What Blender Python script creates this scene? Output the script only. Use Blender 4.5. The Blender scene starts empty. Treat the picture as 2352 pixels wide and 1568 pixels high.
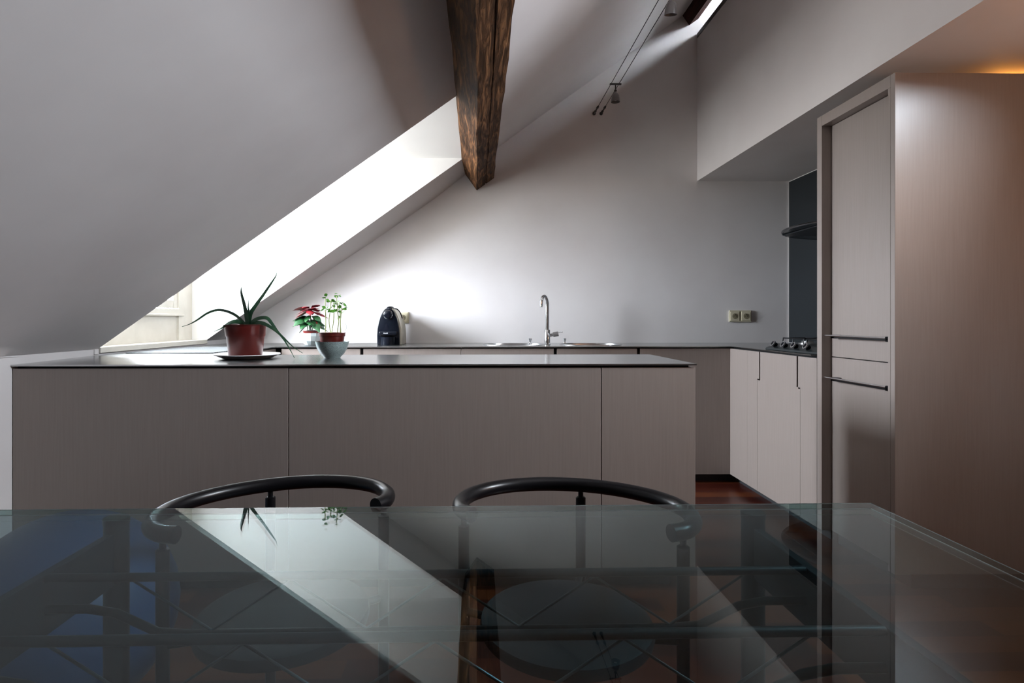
import bpy, bmesh, math, random
from mathutils import Vector, Matrix
random.seed(7)
scene = bpy.context.scene
COL = scene.collection
PI = math.pi

# ------------------------------------------------------------------ camera
W_, H_ = 2352.0, 1568.0
F = 1307.0
EYE = 1.0738
PX0, PY0 = 1121.0, 734.0
TH = math.atan(25.0 / F)
FWD = Vector((math.sin(TH), math.cos(TH), 0))
RGT = Vector((math.cos(TH), -math.sin(TH), 0))
UP = Vector((0, 0, 1))
EYEP = Vector((0, 0, EYE))

cd = bpy.data.cameras.new('camera')
cd.sensor_width = 36.0
cd.lens = F / W_ * 36.0
cd.shift_x = (W_ / 2 - PX0) / W_
cd.shift_y = (PY0 - H_ / 2) / W_
cd.clip_start = 0.02
cam = bpy.data.objects.new('camera', cd)
COL.objects.link(cam)
cam.location = EYEP
cam.rotation_euler = (PI / 2, 0, -TH)
scene.camera = cam


def ray(px, py):
    return FWD + RGT * ((px - PX0) / F) + UP * ((PY0 - py) / F)


def onY(px, py, y):
    r = ray(px, py)
    return EYEP + r * (y / r.y)


def onZ(px, py, z):
    r = ray(px, py)
    return EYEP + r * ((z - EYE) / r.z)


def onX(px, py, x):
    r = ray(px, py)
    return EYEP + r * (x / r.x)


# ------------------------------------------------------------------ materials
def new_mat(name):
    m = bpy.data.materials.new(name)
    m.use_nodes = True
    nt = m.node_tree
    return m, nt, nt.nodes['Principled BSDF']


def simple(name, col, rough=0.5, metal=0.0, spec=0.5, bump=0.0, bscale=30.0, coat=0.0):
    m, nt, b = new_mat(name)
    b.inputs['Base Color'].default_value = (*col, 1)
    b.inputs['Roughness'].default_value = rough
    b.inputs['Metallic'].default_value = metal
    b.inputs['Specular IOR Level'].default_value = spec
    b.inputs['Coat Weight'].default_value = coat
    if bump > 0:
        g = nt.nodes.new('ShaderNodeNewGeometry')
        n = nt.nodes.new('ShaderNodeTexNoise')
        n.inputs['Scale'].default_value = bscale
        n.inputs['Detail'].default_value = 4
        bp = nt.nodes.new('ShaderNodeBump')
        bp.inputs['Strength'].default_value = bump
        bp.inputs['Distance'].default_value = 0.01
        nt.links.new(g.outputs['Position'], n.inputs['Vector'])
        nt.links.new(n.outputs['Fac'], bp.inputs['Height'])
        nt.links.new(bp.outputs['Normal'], b.inputs['Normal'])
    return m


def ramp(nt, stops):
    r = nt.nodes.new('ShaderNodeValToRGB')
    els = r.color_ramp.elements
    els[0].position, els[0].color = stops[0][0], (*stops[0][1], 1)
    els[1].position, els[1].color = stops[-1][0], (*stops[-1][1], 1)
    for p, c in stops[1:-1]:
        e = els.new(p)
        e.color = (*c, 1)
    return r


def noise_mat(name, c0, c1, scale=(1, 1, 1), nscale=5, detail=5, rough=0.5, bump=0.0, spec=0.5, metal=0, coord='Position', coat=0.0, lo=.35, hi=.65, bdist=.004):
    m, nt, b = new_mat(name)
    if coord == 'Position':
        g = nt.nodes.new('ShaderNodeNewGeometry')
        out = g.outputs['Position']
    else:
        g = nt.nodes.new('ShaderNodeTexCoord')
        out = g.outputs['Object']
    mp = nt.nodes.new('ShaderNodeMapping')
    mp.inputs['Scale'].default_value = scale
    n = nt.nodes.new('ShaderNodeTexNoise')
    n.inputs['Scale'].default_value = nscale
    n.inputs['Detail'].default_value = detail
    r = ramp(nt, [(lo, c0), (hi, c1)])
    nt.links.new(out, mp.inputs['Vector'])
    nt.links.new(mp.outputs['Vector'], n.inputs['Vector'])
    nt.links.new(n.outputs['Fac'], r.inputs['Fac'])
    nt.links.new(r.outputs['Color'], b.inputs['Base Color'])
    b.inputs['Roughness'].default_value = rough
    b.inputs['Specular IOR Level'].default_value = spec
    b.inputs['Metallic'].default_value = metal
    b.inputs['Coat Weight'].default_value = coat
    b.inputs['Coat Roughness'].default_value = 0.42
    if bump > 0:
        bp = nt.nodes.new('ShaderNodeBump')
        bp.inputs['Strength'].default_value = bump
        bp.inputs['Distance'].default_value = bdist
        nt.links.new(n.outputs['Fac'], bp.inputs['Height'])
        nt.links.new(bp.outputs['Normal'], b.inputs['Normal'])
    return m


M = {}
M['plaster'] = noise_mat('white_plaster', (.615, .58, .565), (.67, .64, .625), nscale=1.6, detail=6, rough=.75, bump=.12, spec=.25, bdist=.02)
M['bright'] = noise_mat('brightened_dormer_white', (.88, .87, .85), (.91, .90, .885), nscale=1.6, detail=5, rough=.7, bump=.05, spec=.25, bdist=.01)  # lighter than the plaster so that the dormer looks more strongly lit
M['cream'] = noise_mat('cream_paint', (.50, .47, .41), (.56, .53, .47), nscale=9, detail=3, rough=.4, bump=.05)
M['veneer'] = noise_mat('limed_wood_veneer', (.225, .187, .167), (.250, .210, .189), scale=(16, 16, .6), nscale=9, detail=8, rough=.34, bump=.02, spec=.4, lo=.25, hi=.75, coat=.12)
M['dark_gap'] = simple('dark_carcass', (.012, .012, .013), .6, spec=.2)
M['plinth'] = simple('dark_grey_plinth', (.03, .03, .032), .45)
M['steel'] = noise_mat('brushed_steel', (.46, .47, .47), (.52, .53, .53), scale=(1, 30, 30), nscale=12, detail=4, rough=.2, metal=1.0)
M['steel_edge'] = simple('steel_edge', (.55, .55, .53), .3, metal=1)
M['chrome'] = simple('chrome', (.75, .76, .78), .08, metal=1)
M['satin_metal'] = simple('satin_metal', (.5, .5, .5), .3, metal=1)
M['black_satin'] = simple('black_satin_paint', (.004, .004, .005), .3, spec=.3)
M['black_gloss'] = simple('black_plastic', (.003, .004, .007), .18, spec=.2)
M['dark_metal'] = simple('dark_polished_metal', (.12, .12, .125), .22, metal=1)
M['graphite'] = simple('graphite_steel', (.010, .013, .016), .45, spec=.35)
M['seat_black'] = simple('black_seat_leather', (.012, .014, .018), .45, spec=.4)
M['splash'] = simple('dark_slate_panel', (.012, .015, .017), .4, spec=.35)
M['hob'] = simple('hob_enamel', (.012, .015, .016), .3)
M['terracotta'] = simple('brick_red_plastic', (.085, .010, .008), .32, spec=.25)
M['soil'] = simple('dark_soil', (.02, .014, .01), .95, bump=.8, bscale=90)
M['white_glaze'] = simple('white_glaze', (.90, .88, .87), .3)
M['pale_glaze'] = noise_mat('pale_blue_glaze', (.62, .70, .70), (.74, .79, .78), nscale=14, rough=.25)
M['ball'] = simple('blue_vinyl', (.004, .042, .115), .4, spec=.45)
M['outlet'] = simple('beige_plastic', (.52, .47, .34), .4)
M['outlet_dark'] = simple('outlet_well', (.20, .175, .11), .5)
M['aloe'] = noise_mat('aloe_green', (.012, .05, .025), (.03, .10, .045), nscale=30, rough=.4)
M['leaf_green'] = noise_mat('poinsettia_green', (.005, .035, .010), (.012, .075, .018), nscale=40, rough=.45)
M['leaf_red'] = noise_mat('poinsettia_red', (.085, .001, .004), (.17, .002, .009), nscale=40, rough=.5)
M['sprout'] = noise_mat('sprout_green', (.05, .22, .012), (.11, .33, .03), nscale=60, rough=.45)
M['sprout_stem'] = simple('sprout_stem', (.50, .56, .25), .5)
M['stem_dark'] = simple('stem_dark', (.03, .07, .02), .6)
M['beige_metal'] = simple('beige_metallic', (.50, .48, .40), .3, metal=.7)
M['white_text'] = simple('white_print', (.8, .8, .8), .5)
M['cap'] = simple('dark_rail', (.02, .018, .017), .45)
M['glass_shade'] = simple('frosted_shade', (.13, .125, .125), .3, spec=.6)
M['wire'] = simple('dark_cable', (.02, .018, .016), .5)
M['zig'] = simple('steel_rod', (.16, .2, .22), .3, metal=.8)


def crackle_mat():
    m, nt, b = new_mat('crackle_grey_glaze')
    g = nt.nodes.new('ShaderNodeNewGeometry')
    mp = nt.nodes.new('ShaderNodeMapping')
    mp.inputs['Scale'].default_value = (1, 1, 1)
    v = nt.nodes.new('ShaderNodeTexVoronoi')
    v.feature = 'DISTANCE_TO_EDGE'
    v.inputs['Scale'].default_value = 210
    r = ramp(nt, [(.0, (.10, .13, .13)), (.12, (.30, .38, .37)), (1, (.38, .46, .45))])
    nt.links.new(g.outputs['Position'], mp.inputs['Vector'])
    nt.links.new(mp.outputs['Vector'], v.inputs['Vector'])
    nt.links.new(v.outputs['Distance'], r.inputs['Fac'])
    nt.links.new(r.outputs['Color'], b.inputs['Base Color'])
    b.inputs['Roughness'].default_value = .28
    return m


M['crackle'] = crackle_mat()


def floor_mat():
    m, nt, b = new_mat('red_hardwood_boards')
    g = nt.nodes.new('ShaderNodeNewGeometry')
    br = nt.nodes.new('ShaderNodeTexBrick')
    br.offset = .37
    br.inputs['Color1'].default_value = (0, 0, 0, 1)
    br.inputs['Color2'].default_value = (1, 1, 1, 1)
    br.inputs['Mortar'].default_value = (.2, .2, .2, 1)
    br.inputs['Scale'].default_value = 1.0
    br.inputs['Mortar Size'].default_value = .0012
    br.inputs['Brick Width'].default_value = 1.1
    br.inputs['Row Height'].default_value = .095
    r = ramp(nt, [(0, (.028, .005, .003)), (.35, (.055, .010, .005)), (.6, (.09, .022, .007)), (1, (.13, .038, .011))])
    mp = nt.nodes.new('ShaderNodeMapping')
    mp.inputs['Scale'].default_value = (1.2, 24, 1)
    n = nt.nodes.new('ShaderNodeTexNoise')
    n.inputs['Scale'].default_value = 6
    n.inputs['Detail'].default_value = 6
    mx = nt.nodes.new('ShaderNodeMix')
    mx.data_type = 'RGBA'
    mx.blend_type = 'MULTIPLY'
    mx.inputs['Factor'].default_value = .5
    r2 = ramp(nt, [(.3, (.45, .45, .45)), (.7, (1, 1, 1))])
    L = nt.links.new
    L(g.outputs['Position'], br.inputs['Vector'])
    L(g.outputs['Position'], mp.inputs['Vector'])
    L(mp.outputs['Vector'], n.inputs['Vector'])
    L(n.outputs['Fac'], r2.inputs['Fac'])
    L(br.outputs['Color'], r.inputs['Fac'])
    L(r.outputs['Color'], mx.inputs['A'])
    L(r2.outputs['Color'], mx.inputs['B'])
    L(mx.outputs['Result'], b.inputs['Base Color'])
    b.inputs['Roughness'].default_value = .3
    b.inputs['Specular IOR Level'].default_value = .45
    return m


M['floor'] = floor_mat()


def timber_mat(name, c0, c1, c2):
    m, nt, b = new_mat(name)
    g = nt.nodes.new('ShaderNodeNewGeometry')
    mp = nt.nodes.new('ShaderNodeMapping')
    mp.inputs['Scale'].default_value = (14, 1.6, 14)
    n = nt.nodes.new('ShaderNodeTexNoise')
    n.inputs['Scale'].default_value = 3.2
    n.inputs['Detail'].default_value = 9
    n.inputs['Distortion'].default_value = 1.0
    r = ramp(nt, [(.28, c0), (.5, c1), (.75, c2)])
    v = nt.nodes.new('ShaderNodeTexVoronoi')
    v.inputs['Scale'].default_value = 34
    r2 = ramp(nt, [(.08, (.15, .15, .15)), (.2, (1, 1, 1))])
    mx = nt.nodes.new('ShaderNodeMix')
    mx.data_type = 'RGBA'
    mx.blend_type = 'MULTIPLY'
    mx.inputs['Factor'].default_value = .7
    bp = nt.nodes.new('ShaderNodeBump')
    bp.inputs['Strength'].default_value = .6
    bp.inputs['Distance'].default_value = .012
    L = nt.links.new
    L(g.outputs['Position'], mp.inputs['Vector'])
    L(mp.outputs['Vector'], n.inputs['Vector'])
    L(g.outputs['Position'], v.inputs['Vector'])
    L(v.outputs['Distance'], r2.inputs['Fac'])
    L(n.outputs['Fac'], r.inputs['Fac'])
    L(r.outputs['Color'], mx.inputs['A'])
    L(r2.outputs['Color'], mx.inputs['B'])
    L(mx.outputs['Result'], b.inputs['Base Color'])
    L(n.outputs['Fac'], bp.inputs['Height'])
    L(bp.outputs['Normal'], b.inputs['Normal'])
    b.inputs['Roughness'].default_value = .7
    b.inputs['Specular IOR Level'].default_value = .08
    return m


M['timber'] = timber_mat('old_oak', (.010, .005, .002), (.055, .025, .011), (.23, .112, .05))
M['timber_dark'] = timber_mat('dark_red_oak', (.012, .004, .003), (.03, .011, .008), (.06, .022, .015))


def glass_mat(name, tint, ior=1.5):
    m = bpy.data.materials.new(name)
    m.use_nodes = True
    nt = m.node_tree
    nt.nodes.clear()
    o = nt.nodes.new('ShaderNodeOutputMaterial')
    tr = nt.nodes.new('ShaderNodeBsdfTransparent')
    tr.inputs['Color'].default_value = (*tint, 1)
    gl = nt.nodes.new('ShaderNodeBsdfGlossy')
    gl.inputs['Roughness'].default_value = 0.0
    gl.inputs['Color'].default_value = (.84, .86, .87, 1)
    geo = nt.nodes.new('ShaderNodeNewGeometry')
    mi = nt.nodes.new('ShaderNodeMapRange')
    mi.inputs['To Min'].default_value = ior
    mi.inputs['To Max'].default_value = 1.0 / ior
    fr = nt.nodes.new('ShaderNodeFresnel')
    mix = nt.nodes.new('ShaderNodeMixShader')
    L = nt.links.new
    L(geo.outputs['Backfacing'], mi.inputs['Value'])
    L(mi.outputs['Result'], fr.inputs['IOR'])
    L(fr.outputs['Fac'], mix.inputs['Fac'])
    L(tr.outputs['BSDF'], mix.inputs[1])
    L(gl.outputs['BSDF'], mix.inputs[2])
    L(mix.outputs['Shader'], o.inputs['Surface'])
    return m


M['table_glass'] = glass_mat('darkened_table_glass', (.62, .73, .75))  # tint kept dark to deepen the shade seen under the tabletop
M['arris'] = simple('glass_arris_glint', (.60, .66, .63), .25, spec=.8)  # pale opaque strips paint the bright glint along the glass edges
M['pane'] = glass_mat('window_glass', (.97, .98, .98))
M['glass_edge'] = glass_mat('green_glass_edge', (.45, .62, .58))


def grille_mat():
    m, nt, b = new_mat('perforated_steel')
    g = nt.nodes.new('ShaderNodeNewGeometry')
    sc = nt.nodes.new('ShaderNodeVectorMath')
    sc.operation = 'SCALE'
    sc.inputs['Scale'].default_value = 1 / .027
    fr = nt.nodes.new('ShaderNodeVectorMath')
    fr.operation = 'FRACTION'
    sb = nt.nodes.new('ShaderNodeVectorMath')
    sb.operation = 'SUBTRACT'
    sb.inputs[1].default_value = (.5, .5, 0)
    mu = nt.nodes.new('ShaderNodeVectorMath')
    mu.operation = 'MULTIPLY'
    mu.inputs[1].default_value = (1, 1, 0)
    le = nt.nodes.new('ShaderNodeVectorMath')
    le.operation = 'LENGTH'
    lt = nt.nodes.new('ShaderNodeMath')
    lt.operation = 'LESS_THAN'
    lt.inputs[1].default_value = .3
    mx = nt.nodes.new('ShaderNodeMix')
    mx.data_type = 'RGBA'
    mx.inputs['A'].default_value = (.016, .018, .020, 1)
    mx.inputs['B'].default_value = (.075, .078, .08, 1)
    L = nt.links.new
    L(g.outputs['Position'], sc.inputs[0])
    L(sc.outputs['Vector'], fr.inputs[0])
    L(fr.outputs['Vector'], sb.inputs[0])
    L(sb.outputs['Vector'], mu.inputs[0])
    L(mu.outputs['Vector'], le.inputs[0])
    L(le.outputs['Value'], lt.inputs[0])
    L(lt.outputs['Value'], mx.inputs['Factor'])
    L(mx.outputs['Result'], b.inputs['Base Color'])
    b.inputs['Roughness'].default_value = .6
    b.inputs['Specular IOR Level'].default_value = .08
    return m


M['grille'] = grille_mat()


def emit_mat(name, col, s):
    m, nt, b = new_mat(name)
    b.inputs['Base Color'].default_value = (*col, 1)
    b.inputs['Emission Color'].default_value = (*col, 1)
    b.inputs['Emission Strength'].default_value = s
    return m


# ------------------------------------------------------------------ mesh helpers
def box(bm, x0, x1, y0, y1, z0, z1, bev=0.0, seg=2):
    t = bmesh.new()
    bmesh.ops.create_cube(t, size=1.0)
    for v in t.verts:
        v.co = Vector((x0 + (v.co.x + .5) * (x1 - x0), y0 + (v.co.y + .5) * (y1 - y0), z0 + (v.co.z + .5) * (z1 - z0)))
    if bev > 0:
        bmesh.ops.bevel(t, geom=t.edges[:], offset=bev, segments=seg, affect='EDGES', profile=.5)
    merge(bm, t)


def merge(bm, t):
    me = bpy.data.meshes.new('tmp')
    t.to_mesh(me)
    t.free()
    bm.from_mesh(me)
    bpy.data.meshes.remove(me)


def prism(bm, pts, axis, a0, a1, bev=0.0):
    """pts: 2-D outline; axis 'X','Y','Z' = extrusion axis from a0 to a1"""
    def co(p, a):
        if axis == 'Y':
            return Vector((p[0], a, p[1]))
        if axis == 'X':
            return Vector((a, p[0], p[1]))
        return Vector((p[0], p[1], a))
    t = bmesh.new()
    v0 = [t.verts.new(co(p, a0)) for p in pts]
    v1 = [t.verts.new(co(p, a1)) for p in pts]
    n = len(pts)
    t.faces.new(v0)
    t.faces.new(v1[::-1])
    for i in range(n):
        t.faces.new((v0[i], v1[i], v1[(i + 1) % n], v0[(i + 1) % n]))
    bmesh.ops.recalc_face_normals(t, faces=t.faces[:])
    if bev > 0:
        bmesh.ops.bevel(t, geom=t.edges[:], offset=bev, segments=2, affect='EDGES', profile=.5)
    merge(bm, t)


def tube(bm, pts, rad, n=12, cap=True):
    pts = [Vector(p) for p in pts]
    if not isinstance(rad, (list, tuple)):
        rad = [rad] * len(pts)
    t = bmesh.new()
    rings = []
    prev = None
    for i, p in enumerate(pts):
        if i == 0:
            d = pts[1] - p
        elif i == len(pts) - 1:
            d = p - pts[i - 1]
        else:
            d = (pts[i + 1] - p).normalized() + (p - pts[i - 1]).normalized()
        d.normalize()
        if prev is None:
            a = Vector((0, 0, 1)) if abs(d.z) < .9 else Vector((1, 0, 0))
            u = d.cross(a).normalized()
        else:
            u = (prev - d * prev.dot(d)).normalized()
        prev = u
        w = d.cross(u)
        rings.append([t.verts.new(p + (u * math.cos(k * 2 * PI / n) + w * math.sin(k * 2 * PI / n)) * rad[i]) for k in range(n)])
    for i in range(len(rings) - 1):
        for k in range(n):
            t.faces.new((rings[i][k], rings[i][(k + 1) % n], rings[i + 1][(k + 1) % n], rings[i + 1][k]))
    if cap:
        t.faces.new(rings[0][::-1])
        t.faces.new(rings[-1])
    bmesh.ops.recalc_face_normals(t, faces=t.faces[:])
    merge(bm, t)


def lathe(bm, prof, c=(0, 0, 0), n=40, sx=1, sy=1, closed=True, mtx=None):
    """prof: list of (r,z)"""
    t = bmesh.new()
    rings = []
    c = Vector(c)
    for r, z in prof:
        if r < 1e-6:
            rings.append([t.verts.new(Vector((0, 0, z)))])
        else:
            rings.append([t.verts.new(Vector((r * sx * math.cos(k * 2 * PI / n), r * sy * math.sin(k * 2 * PI / n), z))) for k in range(n)])
    for a, b in zip(rings[:-1], rings[1:]):
        for k in range(n):
            k2 = (k + 1) % n
            if len(a) == 1 and len(b) == 1:
                continue
            if len(a) == 1:
                t.faces.new((a[0], b[k], b[k2]))
            elif len(b) == 1:
                t.faces.new((a[k], a[k2], b[0]))
            else:
                t.faces.new((a[k], a[k2], b[k2], b[k]))
    if closed:
        if len(rings[0]) > 1:
            t.faces.new(rings[0][::-1])
        if len(rings[-1]) > 1:
            t.faces.new(rings[-1])
    bmesh.ops.recalc_face_normals(t, faces=t.faces[:])
    if mtx is not None:
        bmesh.ops.transform(t, matrix=mtx, verts=t.verts[:])
    bmesh.ops.translate(t, vec=c, verts=t.verts[:])
    merge(bm, t)


def sphere(bm, c, r, seg=24, ring=14, s=(1, 1, 1)):
    t = bmesh.new()
    bmesh.ops.create_uvsphere(t, u_segments=seg, v_segments=ring, radius=r)
    for v in t.verts:
        v.co = Vector((v.co.x * s[0], v.co.y * s[1], v.co.z * s[2])) + Vector(c)
    merge(bm, t)


def align(d):
    """rotation taking +Z to d"""
    return Vector((0, 0, 1)).rotation_difference(Vector(d).normalized()).to_matrix().to_4x4()


def smooth_path(pts, n=6):
    """Catmull-Rom through points (each any-length tuple of floats)"""
    P = [pts[0]] + list(pts) + [pts[-1]]
    out = []
    for i in range(1, len(P) - 2):
        p0, p1, p2, p3 = P[i - 1], P[i], P[i + 1], P[i + 2]
        for k in range(n):
            t = k / n
            out.append(tuple(.5 * ((2 * b) + (-a + c) * t + (2 * a - 5 * b + 4 * c - d) * t * t + (-a + 3 * b - 3 * c + d) * t ** 3)
                             for a, b, c, d in zip(p0, p1, p2, p3)))
    out.append(tuple(pts[-1]))
    return out


def leaf_strip(bm, pts, widths, side, thick=.002, fold=.25):
    """leaf blade: pts centre line, widths half-widths, side = unit vector(s) across the blade"""
    t = bmesh.new()
    rows = []
    n = len(pts)
    for i, (p, w) in enumerate(zip(pts, widths)):
        p = Vector(p)
        d = (Vector(pts[min(i + 1, n - 1)]) - Vector(pts[max(i - 1, 0)]))
        if d.length < 1e-9:
            d = Vector((0, 0, 1))
        d.normalize()
        s = Vector(side) if side is not None else d.cross(Vector((0, 1, 0))).normalized() * .9 + Vector((0, .45, 0))
        s = (s - d * s.dot(d))
        if s.length < 1e-4:
            s = Vector((1, 0, 0)).cross(d)
        s.normalize()
        nn = d.cross(s).normalized()
        th = max(thick * min(1, w / max(widths) * 1.4), .0004)
        rows.append([t.verts.new(p + s * w + nn * fold * w), t.verts.new(p + nn * th), t.verts.new(p - s * w + nn * fold * w), t.verts.new(p - nn * th)])
    for a, b in zip(rows[:-1], rows[1:]):
        for k in range(4):
            t.faces.new((a[k], a[(k + 1) % 4], b[(k + 1) % 4], b[k]))
    t.faces.new(rows[0][::-1])
    t.faces.new(rows[-1])
    bmesh.ops.recalc_face_normals(t, faces=t.faces[:])
    merge(bm, t)


def BM():
    return bmesh.new()


def finish(name, bm, mats, smooth=False, ang=40):
    me = bpy.data.meshes.new(name)
    bm.to_mesh(me)
    bm.free()
    if not isinstance(mats, (list, tuple)):
        mats = [mats]
    for m in mats:
        me.materials.append(m)
    if smooth:
        me.polygons.foreach_set('use_smooth', [True] * len(me.polygons))
        try:
            me.set_sharp_from_angle(angle=math.radians(ang))
        except Exception:
            pass
    me.update()
    return me


def tag(o, label=None, cat=None, group=None, kind=None):
    if label:
        o['label'] = label
    if cat:
        o['category'] = cat
    if group:
        o['group'] = group
    if kind:
        o['kind'] = kind
    return o


def empty(name, loc, label, cat, rz=0.0, group=None):
    o = bpy.data.objects.new(name, None)
    o.empty_display_size = .05
    COL.objects.link(o)
    o.location = loc
    o.rotation_euler = (0, 0, rz)
    return tag(o, label, cat, group)


def wmat(o):
    m = Matrix.Translation(o.location) @ Matrix.Rotation(o.rotation_euler.z, 4, 'Z')
    return wmat(o.parent) @ m if o.parent else m


def part(name, bm, mat, root, smooth=False, local=False, label=None, ang=40):
    """mesh in world coordinates (or root-local when local) linked as a child of root"""
    if not local:
        bmesh.ops.transform(bm, matrix=wmat(root).inverted(), verts=bm.verts[:])
    o = bpy.data.objects.new(name, finish(name, bm, mat, smooth, ang))
    COL.objects.link(o)
    o.parent = root
    if label:
        o['label'] = label
    return o


def solo(name, bm, mat, label, cat, smooth=False, group=None, origin=None, ang=40):
    o = bpy.data.objects.new(name, None)
    if origin is None:
        vs = [v.co for v in bm.verts]
        origin = Vector((sum(v.x for v in vs) / len(vs), sum(v.y for v in vs) / len(vs), min(v.z for v in vs)))
    origin = Vector(origin)
    bmesh.ops.translate(bm, vec=-origin, verts=bm.verts[:])
    me = finish(name, bm, mat, smooth, ang)
    bpy.data.objects.remove(o)
    o = bpy.data.objects.new(name, me)
    o.location = origin
    COL.objects.link(o)
    return tag(o, label, cat, group)


def struct(name, bm, mat, parent=None, smooth=False):
    o = bpy.data.objects.new(name, finish(name, bm, mat, smooth))
    COL.objects.link(o)
    if parent:
        o.parent = parent
    else:
        o['kind'] = 'structure'
    return o


# ------------------------------------------------------------------ key dimensions
ZC = .90                                   # worktop height
YW = 4.262                                 # back wall
XK = -1.863                                # knee wall face
Z0 = .931                                  # foot of the sloping ceiling
SL = .7136
XR = 2.36                                  # right kitchen wall
XF = 1.66                                  # face of the right-hand cabinets
XP = 1.66                                  # mezzanine parapet face
ZS = 2.12                                  # soffit
YF = 3.694                                 # front of the back worktop
YB = -3.2                                  # wall behind the camera
XRIDGE = 3.0
YN, YD = 2.834, 3.946                      # dormer opening along the roof
YN2 = YN
XW = -1.956                                # window plane
ZD = 2.19                                  # dormer ceiling


def zr(x):
    return Z0 + SL * (x - XK)


XT = XK + (ZD - Z0) / SL                   # upper end of the dormer opening
ca, sa = math.cos(math.atan(SL)), math.sin(math.atan(SL))

# ------------------------------------------------------------------ setting
b = BM(); box(b, -2.05, 2.55, YB - .1, YW + .1, -.12, 0)
struct('floor', b, M['floor'])

b = BM()
t = bmesh.new()
XI0 = onY(24, 900, 2.227).x
plan_ = [(XK, YB - .1), (XK, YW + .15)]
rows = []
for x, y in plan_:
    zt0 = zr(x) - .002
    rows.append([t.verts.new(p) for p in ((x, y, 0), (x, y, zt0), (XK - .19, y, zt0 - SL * (x - XK + .19)), (XK - .19, y, 0))])
for r0, r1 in zip(rows[:-1], rows[1:]):
    for k in range(4):
        t.faces.new((r0[k], r0[(k + 1) % 4], r1[(k + 1) % 4], r1[k]))
t.faces.new(rows[0])
t.faces.new(rows[-1][::-1])
bmesh.ops.recalc_face_normals(t, faces=t.faces[:])
merge(b, t)
box(b, XK - .188, XK - .004, YN2 - .1, YD + .1, .5, Z0 - .004)
struct('wall_left', b, M['plaster'])
b = BM(); box(b, XK - .01, XI0 - .001, YB, 2.275, 0, Z0 - .004)
struct('trim_2', b, M['plaster'])

# gable wall
b = BM()
prism(b, [(-2.05, 0), (5.3, 0), (5.3, 2.85), (XRIDGE, zr(XRIDGE) + .05), (-2.05, zr(-2.05) + .05)], 'Y', YW, YW + .15)
struct('wall_back', b, M['plaster'])
b = BM()
prism(b, [(-2.05, 0), (5.3, 0), (5.3, 2.85), (XRIDGE, zr(XRIDGE) + .05), (-2.05, zr(-2.05) + .05)], 'Y', YB - .15, YB)
struct('wall_front', b, M['plaster'])

# sloping ceiling (left slope) with dormer opening, and right slope with a roof light
b = BM()


def slab(b, xa, xb, y0, y1, t_=.25):
    prism(b, [(xa, zr(xa)), (xb, zr(xb)), (xb, zr(xb) + t_), (xa, zr(xa) + t_)], 'Y', y0, y1)


slab(b, -2.05, XRIDGE, YB - .15, YN, .09)
slab(b, XT, XRIDGE, YN, YD)
dips = [(-2.05, 0), (-1.6, 0), (-1.2, .025), (-.78, .048), (-.31, .055), (-.05, .03), (.14, .008), (.47, 0), (XRIDGE, 0)]
t = bmesh.new()
near, far, nt_, ft_ = [], [], [], []
for x, d in dips:
    near.append(t.verts.new((x, YD, zr(x))))
    far.append(t.verts.new((x, YW + .001, zr(x) - d)))
    nt_.append(t.verts.new((x, YD, zr(x) + .25)))
    ft_.append(t.verts.new((x, YW + .15, zr(x) + .25)))
for i in range(len(dips) - 1):
    t.faces.new((near[i], near[i + 1], far[i + 1], far[i]))
    t.faces.new((nt_[i], ft_[i], ft_[i + 1], nt_[i + 1]))
    t.faces.new((near[i], nt_[i], nt_[i + 1], near[i + 1]))
    t.faces.new((far[i], far[i + 1], ft_[i + 1], ft_[i]))
bmesh.ops.recalc_face_normals(t, faces=t.faces[:])
merge(b, t)


def zr2(x):
    return zr(XRIDGE) - SL * (x - XRIDGE)


def slab2(b, xa, xb, y0, y1):
    prism(b, [(xa, zr2(xa)), (xb, zr2(xb)), (xb, zr2(xb) + .2), (xa, zr2(xa) + .2)], 'Y', y0, y1)


SKX0, SKX1, SKY0, SKY1 = 3.12, 3.9, 3.3, 4.2
slab2(b, XRIDGE, SKX0, 1.63, YW + .15)
slab2(b, SKX1, 5.35, 1.63, YW + .15)
slab2(b, SKX0, SKX1, 1.63, SKY0)
slab2(b, SKX0, SKX1, SKY1, YW + .15)
struct('ceiling', b, M['plaster'])

# dormer cheeks and ceiling
b = BM()
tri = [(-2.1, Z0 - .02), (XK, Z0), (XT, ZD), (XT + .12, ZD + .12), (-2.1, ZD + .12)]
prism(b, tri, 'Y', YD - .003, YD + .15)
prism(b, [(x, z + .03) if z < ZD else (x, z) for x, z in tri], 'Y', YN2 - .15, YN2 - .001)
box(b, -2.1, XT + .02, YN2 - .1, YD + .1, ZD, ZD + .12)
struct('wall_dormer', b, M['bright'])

# mezzanine slab with its solid parapet
YM = 1.79                                  # open end of the mezzanine
b = BM()
box(b, XP, 5.3, YM, YW, ZS, ZS + .18)
ztop = onY(1604, 88, YW).z
box(b, XP, XP + .09, YM, YW, ZS + .18, ztop)
struct('wall_mezzanine', b, M['plaster'])
b = BM(); box(b, XP - .004, XP + .10, YM, YW - .002, ztop, ztop + .035, .004)
struct('trim_1', b, M['cap'])
b = BM()
box(b, 5.2, 5.35, YM, YW, ZS, 2.85)
prism(b, [(XR + .01, ZS), (5.3, ZS), (5.3, 2.85), (XRIDGE, zr(XRIDGE) + .05), (XR + .01, zr(XR))], 'Y', YM - .15, YM)
struct('wall_mezzanine_side', b, M['plaster'])

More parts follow.
